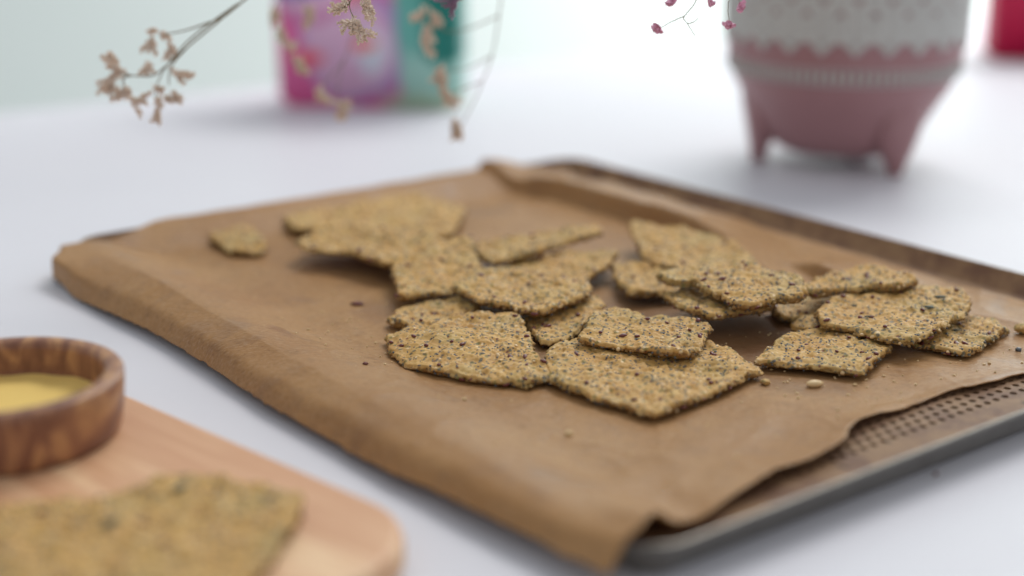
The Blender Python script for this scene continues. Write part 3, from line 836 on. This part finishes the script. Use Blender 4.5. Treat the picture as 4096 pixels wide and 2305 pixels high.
link_mesh('opening_shade', gapm, c3, (0.0290 - c3.location.x, 0.5772 - c3.location.y, 0.0141 - c3.location.z), (0, 0, R(-28)))
build_cracker('board', 'big greenish cracker lying on the wooden board beside the bowl', 991, res=.7, group='seeded cracker on the board', flax=10, grains=8, poppy=220, thick=5.0,
              leaves=((-.120, .402, 1.2, 1.1), (-.104, .424, 1.0, 1.0)))

# ---------------------------------------------------------------- crumbs
def lump(name, loc, r, seed, mat, label, cat, sq=(1, 1, .7), group=None):
    bm = bmesh.new()
    bmesh.ops.create_icosphere(bm, subdivisions=3, radius=1.0)
    for v in bm.verts:
        n = v.co.normalized()
        d = 1 + 0.32 * float(noise(np.array([n.x * 1.7]), np.array([n.y * 1.7]), np.array([n.z * 1.7]), seed)[0]) + 0.16 * float(noise(np.array([n.x * 4]), np.array([n.y * 4]), np.array([n.z * 4]), seed + 1)[0])
        v.co = Vector((n.x * sq[0], n.y * sq[1], n.z * sq[2])) * r * d
    zmin = min(v.co.z for v in bm.verts)
    for v in bm.verts: v.co.z -= zmin
    me = bpy.data.meshes.new(name); bm.to_mesh(me); bm.free()
    me.polygons.foreach_set('use_smooth', [True] * len(me.polygons))
    me.materials.append(mat)
    z = paper_z(loc[0], loc[1])
    o = link_mesh(name, me, None, (loc[0], loc[1], z - 0.0001), (0, 0, seed * 1.3))
    return tag(o, label, cat, group)
seed_me = ellipsoid('sunflower_seed', 0.0037, 0.0019, 0.0015, M['millet'], 16, 10, 0.25)
o = link_mesh('sunflower_seed', seed_me, None, (0.1194, 0.5461, paper_z(0.1194, 0.5461) + 0.0013), (0.1, 0.03, 0.25))
tag(o, 'loose pale brown seed lying on the paper before the neat square cracker', 'seed')
lump('cracker_crumb', (0.1001, 0.5478), 0.0018, 3, M['cracker'], 'pale knobbly crumb on the paper near the broad flat cracker corner', 'crumb')
lump('cracker_crumb', (0.2130, 0.5870), 0.0013, 7, M['poppy'], 'tiny dark crumb on the paper near the crumbling cracker', 'crumb')
lump('cracker_crumb', (0.2215, 0.6085), 0.0026, 9, M['cracker'], 'ragged tan crumb just off the tip of the crumbling cracker', 'crumb', (1.3, 1, .8))
lump('flax_crumb', (-0.0716, 0.6509), 0.0021, 12, M['flax'], 'dark red brown seed alone on the bare paper', 'seed', (1.3, .8, .4))
lump('dark_crumb', (-0.0589, 0.5591), 0.0010, 15, M['flax'], 'tiny dark speck on the bare paper by the large pointed cracker', 'crumb')
lump('pale_crumb', (0.0205, 0.4975), 0.0014, 18, M['millet'], 'small pale crumb on the paper before the broad flat cracker', 'crumb')
# fine dust of crumbs, uncountable
rng = random.Random(4)
pv, pf = [], []
spots = [(0.135, 0.545, .03, 46), (0.20, 0.575, .03, 34), (0.16, 0.52, .03, 26), (-0.05, 0.585, .012, 16), (-0.085, 0.62, .04, 26), (0.02, 0.50, .05, 22), (0.10, 0.59, .02, 24), (-0.12, 0.69, .04, 16), (0.10, 0.52, .03, 20), (-.075, .625, .004, 5)]
for (x, y, sd, n) in spots:
    for _ in range(int(n * 1.5)):
        px, py = rng.gauss(x, sd), rng.gauss(y, sd)
        u, v = to_uv(px, py)
        if not (0.01 < u < TL - 0.02 and v > float(front_edge(u)) + 0.006 and v < TB - 0.02): continue
        r = rng.uniform(0.00022, 0.00056) * (1.5 if rng.random() < .12 else 1)
        b0 = len(pv) * 12
        pv.append(ICO_V * r * np.array([rng.uniform(.7, 1.6), rng.uniform(.7, 1.3), .8]) + np.array([px, py, paper_z(px, py) + r * .7]))
        pf += [(a + b0, b + b0, d + b0) for (a, b, d) in ICO_F]
o = mesh_obj('crumb_dust', np.concatenate(pv, 0), pf, M['millet'], smooth=False)
tag(o, 'fine dust of yellow crumbs scattered over the baking paper', 'crumbs', kind='stuff')

# ---------------------------------------------------------------- cutting board and bowl
def build_board():
    e1 = Vector((0.737, -0.676, 0)).normalized(); e2 = Vector((-e1.y, e1.x, 0)) * -1
    P = Vector((-0.018, 0.4053, 0)); rho = 0.035; T = 0.012
    ang = math.atan2(e1.y, e1.x)
    root = empty('cutting_board', P, ang)
    tag(root, 'pinkish wooden cutting board with rounded corners under the bowl', 'cutting board')
    # local x along e1 (board lies at x<0), local y up-left of e1 (board at y<0)
    Lx, Ly = 0.34, 0.22
    out = []
    for (cx, cy, a0) in ((-rho, -rho, 0), (-Lx + rho, -rho, 90), (-Lx + rho, -Ly + rho, 180), (-rho, -Ly + rho, 270)):
        for k in range(13):
            a = R(a0 + 90 * k / 12)
            out.append((cx + rho * math.cos(a), cy + rho * math.sin(a), a))
    prof = [(0.003, 0.0), (0.0, 0.003), (0.0, T - 0.003), (0.0009, T - 0.0009), (0.003, T), (0.012, T)]
    n = len(out)
    verts, faces = [], []
    for (d, z) in prof:
        for (x, y, a) in out: verts.append((x - d * math.cos(a), y - d * math.sin(a), z))
    for i in range(len(prof) - 1):
        for k in range(n):
            k2 = (k + 1) % n
            faces.append((i * n + k, i * n + k2, (i + 1) * n + k2, (i + 1) * n + k))
    faces.append(tuple((len(prof) - 1) * n + k for k in range(n)))
    faces.append(tuple(range(n))[::-1])
    mesh_obj('board_body', verts, faces, M['beech'], root, smooth=False)
build_board()

def build_bowl():
    loc = (-0.1777, 0.4818, 0.012)
    root = empty('wooden_bowl', loc)
    tag(root, 'small dark grained wooden bowl standing on the cutting board', 'bowl')
    H = 0.0225
    prof = [(0.0, 0.0), (0.0375, 0.0), (0.0392, 0.0012), (0.0402, 0.004), (0.0412, 0.012), (0.0417, 0.018), (0.0418, 0.0212), (0.0412, 0.0222), (0.0398, 0.0226), (0.0366, 0.0225), (0.0350, 0.0215),
            (0.0348, 0.019), (0.0347, 0.012), (0.034, 0.005), (0.028, 0.003), (0.0, 0.0025)]
    v, f = lathe(prof, 128)
    mesh_obj('bowl_wall', v, f, M['olive'], root)
    # yellow dip inside
    n = 96
    verts, faces = [(0, 0, 0)], []
    radii = [0.006, 0.012, 0.018, 0.024, 0.029, 0.0325, 0.0343, 0.0349]
    for r in radii:
        for k in range(n):
            a = 2 * math.pi * k / n
            x, y = r * math.cos(a), r * math.sin(a)
            verts.append((x, y, 0.0005 * float(noise(np.array([x * 120]), np.array([y * 120]), seed=8)[0]) + (0.0006 if r > .034 else 0)))
    for k in range(n): faces.append((0, 1 + k, 1 + (k + 1) % n))
    for i in range(len(radii) - 1):
        for k in range(n):
            k2 = (k + 1) % n
            faces.append((1 + i * n + k, 1 + (i + 1) * n + k, 1 + (i + 1) * n + k2, 1 + i * n + k2))
    b0 = len(verts)
    for k in range(n):
        a = 2 * math.pi * k / n
        verts.append((0.030 * math.cos(a), 0.030 * math.sin(a), -0.0058))
    for k in range(n):
        faces.append((1 + (len(radii) - 1) * n + k, b0 + k, b0 + (k + 1) % n, 1 + (len(radii) - 1) * n + (k + 1) % n))
    o = mesh_obj('dip', verts, faces, M['dip'])
    o.location = (loc[0], loc[1], 0.012 + 0.0092)
    tag(o, 'smooth yellow dip filling the small wooden bowl', 'dip')
build_bowl()

# ---------------------------------------------------------------- pink plant pot
def build_pot():
    c = (0.222, 0.992, 0.0)
    root = empty('plant_pot', c)
    tag(root, 'dusty pink footed ceramic pot with white lace relief and bead band', 'pot')
    prof0 = [(0.0, 0.0085), (0.028, 0.0085), (0.040, 0.0108), (0.0485, 0.0165), (0.0545, 0.026), (0.0602, 0.037), (0.0655, 0.046), (0.0705, 0.054), (0.0745, 0.063), (0.0770, 0.074), (0.0785, 0.086), (0.079, 0.10), (0.079, 0.125), (0.078, 0.145), (0.0775, 0.15),
             (0.074, 0.151), (0.072, 0.148), (0.073, 0.12), (0.072, 0.08), (0.060, 0.045), (0.035, 0.025), (0.0, 0.023)]
    v, f = lathe(prof0, 128)
    mesh_obj('pot_body', v, f, M['pot'], root)
    def rad(z):
        zs = [p[1] for p in prof0[:15]]; rs = [p[0] for p in prof0[:15]]
        return float(np.interp(z, zs, rs))
    # three feet, two on the near side
    base = math.atan2(0.9457 - c[1], 0.25 - c[0])
    for k in range(3):
        a = base - k * 2 * math.pi / 3
        d = Vector((math.cos(a), math.sin(a), 0)); s = Vector((-d.y, d.x, 0))
        verts, faces = [], []
        secs = [(0.0535, 0.0, 0.0046, 0.0044), (0.0540, 0.002, 0.0056, 0.0052), (0.0540, 0.007, 0.0074, 0.0062), (0.0535, 0.012, 0.0108, 0.0075), (0.0535, 0.019, 0.0150, 0.0090), (0.0550, 0.029, 0.0180, 0.0092), (0.0578, 0.040, 0.0180, 0.0085), (0.0610, 0.050, 0.0140, 0.0070)]
        n = 16
        for (r, z, ws, wr) in secs:
            for j in range(n):
                t = 2 * math.pi * j / n
                verts.append(d * (r + wr * math.cos(t)) + s * (ws * math.sin(t)) + Vector((0, 0, z)))
        for i in range(len(secs) - 1):
            for j in range(n):
                j2 = (j + 1) % n
                faces.append((i * n + j, i * n + j2, (i + 1) * n + j2, (i + 1) * n + j))
        faces.append(tuple(range(n))[::-1])
        mesh_obj('foot', verts, faces, M['pot'], root)
    # bead band : two thin rings and upright beads between
    for z in (0.0632, 0.0728):
        rr = rad(z) + 0.0003
        pts = [(rr * math.cos(2 * math.pi * k / 96), rr * math.sin(2 * math.pi * k / 96), z) for k in range(96)]
        verts, faces = [], []
        for k, p in enumerate(pts):
            d = Vector((p[0], p[1], 0)).normalized()
            for j in range(6):
                t = 2 * math.pi * j / 6
                verts.append(Vector(p) + d * (0.0006 * math.cos(t)) + Vector((0, 0, 0.0005 * math.sin(t))))
        for k in range(96):
            k2 = (k + 1) % 96
            for j in range(6):
                j2 = (j + 1) % 6
                faces.append((k * 6 + j, k2 * 6 + j, k2 * 6 + j2, k * 6 + j2))
        mesh_obj('band_ring', verts, faces, M['potwhite'], root)
    bead = ellipsoid('bead', 0.0022, 0.0016, 0.0046, M['potwhite'], 8, 6)
    NB = 86
    rr = rad(0.0680)
    for k in range(NB):
        a = 2 * math.pi * k / NB
        link_mesh('bead', bead, root, (rr * math.cos(a), rr * math.sin(a), 0.0680), (0, 0, a))
    # lace relief with pointed lower edge, openwork cut as real gaps
    NT_ = 24
    n = NT_ * 16
    zs_top = 0.148
    verts, faces = [], []
    rows = 40
    for i in range(rows + 1):
        for k in range(n):
            ph = (k % 16) / 16.0
            tri = abs(ph - 0.5) * 2
            low = 0.0812 + 0.0095 * tri ** 0.75 
            z = low + (zs_top - low) * (i / rows)
            r = rad(z) + 0.0013
            a = 2 * math.pi * k / n
            verts.append((r * math.cos(a), r * math.sin(a), z))
    for i in range(rows):
        for k in range(n):
            k2 = (k + 1) % n
            ph = ((k + .5) % 16) / 16.0
            # openwork : small eyelets in staggered rows
            rowp = (i % 8); st = 0.5 if (i // 8) % 2 else 0.0
            pp = abs(((ph + st) % 1.0) - 0.5)
            hole = i > 3 and ((rowp in (3, 4) and pp < 0.13) or (rowp in (1, 6) and 0.36 < pp < 0.44))
            if hole: continue
            faces.append((i * n + k, i * n + k2, (i + 1) * n + k2, (i + 1) * n + k))
    o = mesh_obj('lace_relief', verts, faces, M['potwhite'], root)
    so = o.modifiers.new('thickness', 'SOLIDIFY'); so.thickness = 0.0014; so.offset = -1
build_pot()

# ---------------------------------------------------------------- painted box behind
def mat_box():
    k = NT('painted_box_print')
    o = k.obj()
    wn = k.n('ShaderNodeTexNoise'); wn.inputs['Scale'].default_value = 40; wn.inputs['Detail'].default_value = 2
    k.l(o, wn.inputs['Vector'])
    ma = k.n('ShaderNodeVectorMath', operation='MULTIPLY_ADD')
    k.l(wn.outputs['Color'], ma.inputs[0]); ma.inputs[1].default_value = (0.014,) * 3
    k.l(o, ma.inputs[2])
    sp = k.n('ShaderNodeSeparateXYZ'); k.l(ma.outputs[0], sp.inputs[0])
    x, z = sp.outputs[0], sp.outputs[2]
    def blob(cx, cz, rx, rz, soft=.35):
        a = k.math('POWER', k.math('DIVIDE', k.math('SUBTRACT', x, cx + .007), rx), 2.0)
        b = k.math('POWER', k.math('DIVIDE', k.math('SUBTRACT', z, cz + .007), rz), 2.0)
        return k.ramp(k.math('SQRT', k.math('ADD', a, b)), 1.0, 1.0 - soft)
    c = k.mix(k.ramp(k.noise(o, 35, 2), .35, .65), (0.86, 0.13, 0.36), (0.82, 0.17, 0.42))
    c = k.mix(blob(0.066, 0.052, 0.046, 0.050, .10), c, (0.46, 0.26, 0.56))
    c = k.mix(blob(0.062, 0.050, 0.043, 0.046, .25), c, (0.76, 0.47, 0.66))
    c = k.mix(blob(0.080, 0.046, 0.018, 0.026, .6), c, (0.72, 0.76, 0.86))
    c = k.mix(blob(0.074, 0.052, 0.015, 0.0065, .5), c, (0.90, 0.16, 0.14))
    c = k.mix(blob(0.027, 0.040, 0.015, 0.0095, .5), c, (0.88, 0.12, 0.18))
    c = k.mix(blob(0.030, 0.092, 0.034, 0.026, .12), c, (0.62, 0.20, 0.42))
    c = k.mix(blob(0.030, 0.095, 0.031, 0.024, .3), c, (0.80, 0.48, 0.68))
    c = k.mix(blob(0.022, 0.104, 0.034, 0.019, .4), c, (0.05, 0.06, 0.42))
    c = k.mix(blob(0.068, 0.098, 0.020, 0.018, .6), c, (0.92, 0.20, 0.28))
    # teal ground on the right
    tg = k.ramp(k.math('ADD', x, k.math('MULTIPLY', z, 0.06)), 0.108, 0.116)
    teal = k.mix(k.ramp(z, 0.040, 0.062), (0.38, 0.66, 0.58), (0.13, 0.46, 0.40))
    teal = k.mix(k.math('MULTIPLY', k.ramp(x, 0.127, 0.132), k.ramp(z, 0.042, 0.050)), teal, (0.0, 0.21, 0.17))
    c = k.mix(tg, c, teal)
    c = k.mix(k.math('MULTIPLY', k.ramp(z, 0.026, 0.012), k.ramp(x, 0.085, 0.110)), c, (0.52, 0.66, 0.46))
    k.base(c)
    k.rough(0.45)
    return k.m
def build_box():
    p0 = Vector((-0.1914, 1.1995, 0)); p1 = Vector((-0.0454, 1.1745, 0))
    d = (p1 - p0); w = d.length; ang = math.atan2(d.y, d.x)
    root = empty('painted_box', p0, ang)
    tag(root, 'pink and teal box with swirling painted pattern, standing at the far edge', 'box')
    bm = bmesh.new()
    bmesh.ops.create_cube(bm, size=1.0)
    for v in bm.verts: v.co = Vector(((v.co.x + .5) * w, (v.co.y + .5) * 0.055, (v.co.z + .5) * 0.165))
    bmesh.ops.bevel(bm, geom=list(bm.edges), offset=0.006, segments=4, affect='EDGES')
    me = bpy.data.meshes.new('box_body'); bm.to_mesh(me); bm.free()
    me.polygons.foreach_set('use_smooth', [True] * len(me.polygons))
    me.materials.append(mat_box())
    o = bpy.data.objects.new('box_body', me); COL.objects.link(o); o.parent = root
    # lid standing proud
    bm = bmesh.new()
    bmesh.ops.create_cube(bm, size=1.0)
    for v in bm.verts: v.co = Vector(((v.co.x + .5) * (w + .004) - .002, (v.co.y + .5) * 0.059 - .002, 0.162 + (v.co.z + .5) * 0.018))
    bmesh.ops.bevel(bm, geom=list(bm.edges), offset=0.003, segments=3, affect='EDGES')
    me = bpy.data.meshes.new('lid'); bm.to_mesh(me); bm.free()
    me.materials.append(M['pot'])
    o = bpy.data.objects.new('lid', me); COL.objects.link(o); o.parent = root
build_box()

def build_red():
    p = Vector((0.472, 1.452, 0))
    root = empty('gift_box', p, R(-6))
    tag(root, 'crimson box with dark green ribbon beyond the pot', 'box')
    bm = bmesh.new()
    bmesh.ops.create_cube(bm, size=1.0)
    for v in bm.verts: v.co = Vector(((v.co.x + .5) * 0.16, (v.co.y + .5) * 0.07, (v.co.z + .5) * 0.15))
    bmesh.ops.bevel(bm, geom=list(bm.edges), offset=0.004, segments=3, affect='EDGES')
    me = bpy.data.meshes.new('box_body'); bm.to_mesh(me); bm.free()
    me.polygons.foreach_set('use_smooth', [True] * len(me.polygons))
    me.materials.append(M['red'])
    o = bpy.data.objects.new('box_body', me); COL.objects.link(o); o.parent = root
    # ribbon bow loop sticking out on the left
    pts = [(0.0, 0.02, 0.10), (-0.012, 0.018, 0.083), (-0.024, 0.02, 0.074), (-0.034, 0.022, 0.08), (-0.034, 0.024, 0.095), (-0.02, 0.026, 0.105), (0.0, 0.026, 0.108)]
    cp = catmull(pts, 5)
    verts, faces = [], []
    for q in cp:
        verts += [q + Vector((0, -0.009, 0)), q + Vector((0, 0.009, 0))]
    for i in range(len(cp) - 1):
        faces.append((2 * i, 2 * i + 1, 2 * i + 3, 2 * i + 2))
    o = mesh_obj('ribbon_loop', verts, faces, M['darkgreen'], root)
    so = o.modifiers.new('thickness', 'SOLIDIFY'); so.thickness = 0.0012
build_red()

# ---------------------------------------------------------------- dried flower sprigs
KNOT = (-0.0192, 0.702, 0.2513)
def calyx_geo(seed):
    rng = random.Random(seed)
    n = 6
    verts, faces = [(0, 0, 0)], []
    for (t, r) in ((0.25, 0.08), (0.6, 0.16), (1.0, 0.27)):
        for k in range(n):
            a = 2 * math.pi * k / n
            rr = r * (1 + rng.uniform(-.25, .25)) * (1 + (0.22 if (k % 2 and t == 1.0) else 0))
            verts.append((rr * math.cos(a), rr * math.sin(a), t * (1 + rng.uniform(-.08, .08))))
    for k in range(n): faces.append((0, 1 + (k + 1) % n, 1 + k))
    for i in range(2):
        for k in range(n):
            k2 = (k + 1) % n
            faces.append((1 + i * n + k, 1 + i * n + k2, 1 + (i + 1) * n + k2, 1 + (i + 1) * n + k))
    c = len(verts); verts.append((0, 0, 0.72))
    for k in range(n): faces.append((1 + 2 * n + k, 1 + 2 * n + (k + 1) % n, c))
    return np.array(verts), faces
CAL = [calyx_geo(i) for i in range(5)]

def place_cal(acc_v, acc_f, base, direction, size, rng):
    v, f = CAL[rng.randrange(5)]
    d = Vector(direction).normalized()
    q = d.to_track_quat('Z', 'Y').to_matrix() @ Matrix.Rotation(rng.uniform(0, 6.28), 3, 'Z')
    Mx = np.array(q) * size
    b0 = sum(len(x) for x in acc_v)
    acc_v.append(v @ Mx.T + np.array(base))
    acc_f += [tuple(i + b0 for i in ff) for ff in f]

def build_sprig(key, label, mat, size=1.9, kind='spike', r_stem=0.35, seed=0, knot=True, density=1.0):
    st, sp = SPRIGS[key]
    rng = random.Random(seed)
    root_loc = KNOT if knot else tuple(c / 1000 for c in st[0][0])
    root = empty('dried_flower_sprig', root_loc)
    tag(root, label, 'dried flower', 'dried flower sprigs hanging over the table')
    off = Vector(root_loc)
    for i, line in enumerate(st):
        pts = [Vector(p) / 1000 for p in line]
        if i == 0 and knot:
            mid = (pts[0] + off) / 2 + Vector((0, 0, 0.012))
            pts = [off, mid] + pts
        cp = catmull(pts, 6)
        n = len(cp)
        wob = [p + Vector((rng.uniform(-1, 1), rng.uniform(-1, 1), rng.uniform(-1, 1))) * 0.00012 - off for p in cp]
        rad = [(r_stem * (1.15 - 0.65 * j / n)) / 1000 * (0.8 if i else 1.0) for j in range(n)]
        v, f = tube(wob, rad, 6)
        mesh_obj('stem', v, f, M['stem'], root)
    sp = [(Vector(a), Vector(b)) for (a, b) in sp]
    if kind == 'spike':
        extra = []
        for (a, b) in sp:
            d = b - a
            for _ in range(2):
                q = d.orthogonal().normalized()
                q.rotate(Matrix.Rotation(rng.uniform(0, 6.28), 3, d.normalized()))
                st_ = a + d * rng.uniform(0.1, 0.55)
                extra.append((st_, st_ + (d.normalized() * 0.75 + q * rng.uniform(.4, .9)).normalized() * d.length * rng.uniform(.5, .95)))
        sp = sp + extra
    for (a, b) in sp:
        a = a / 1000; b = b / 1000
        L = (b - a).length
        ax = (b - a).normalized()
        av, af = [], []
        if kind == 'spike':
            n = max(4, int(L * 1000 / 0.55 * density))
            for j in range(n):
                t = (j + .5) / n
                side = ax.orthogonal().normalized()
                side.rotate(Matrix.Rotation(rng.uniform(0, 6.28), 3, ax))
                spread = 0.35 + 0.4 * (1 - t)
                base = a + ax * (L * t * 0.85) + side * 0.0002
                place_cal(av, af, base - off, ax * 0.75 + side * spread, size / 1000 * rng.uniform(.75, 1.1), rng)
            v, f = tube([a - ax * .0006 - off, (a + b) / 2 + ax.orthogonal() * .0002 - off, a + ax * L * .9 - off], 0.00025, 5)
            b0 = sum(len(x) for x in av)
            av.append(np.array([tuple(q) for q in v])); af += [tuple(i + b0 for i in ff) for ff in f]
        else:
            for j in range(17):
                side = ax.orthogonal().normalized()
                side.rotate(Matrix.Rotation(rng.uniform(0, 6.28), 3, ax))
                place_cal(av, af, a - ax * .0004 - off, ax * rng.uniform(.15, 1.0) + side * rng.uniform(.2, .9), size / 1000 * rng.uniform(.8, 1.15), rng)
        o = mesh_obj('flower_head', np.concatenate(av, 0), af, mat, root, smooth=False)
build_sprig('left', 'dried beige flower sprig spreading wide to the side of the painted box', M['calyx'], 1.9, seed=1, r_stem=.6, density=1.9)
build_sprig('sharp', 'short dense beige flower sprig hanging before the painted box middle', M['calyx'], 2.2, seed=2, density=1.6)
build_sprig('boxleft', 'beige flower sprig hanging over the blue corner of the painted box', M['calyx'], 2.7, seed=3, density=1.3)
build_sprig('boxlow', 'beige flower sprig drooping down to the base of the painted box', M['calyx'], 2.7, seed=4, density=1.3)
build_sprig('arch', 'long arching flower sprig drooping past the teal side of the painted box', M['calyx'], 2.7, seed=5, density=1.3, r_stem=.5)
build_sprig('purple', 'mauve flower tip pointing at the teal side of the painted box', M['purple'], 1.9, seed=6)
build_sprig('pink', 'thin branching sprig with small bright pink flowers beside the pot', M['pinkf'], 3.3, 'tuft', .26, 7)

def table_crumb(x, y, r, seed, mat, label):
    me = ellipsoid('table_crumb', r * 1.4, r, r * .7, mat, 8, 6, 0.4)
    o = link_mesh('table_crumb', me, None, (x, y, r * .65), (0.1, 0.1, seed))
    tag(o, label, 'crumb')
table_crumb(0.1477, 0.4736, 0.0009, 1.0, M['flax'], 'tiny reddish crumb on the white table beside the tray rim')
table_crumb(-0.0692, 0.5636, 0.0005, 2.0, M['stem'], 'tiny dark speck on the white table between paper and board')
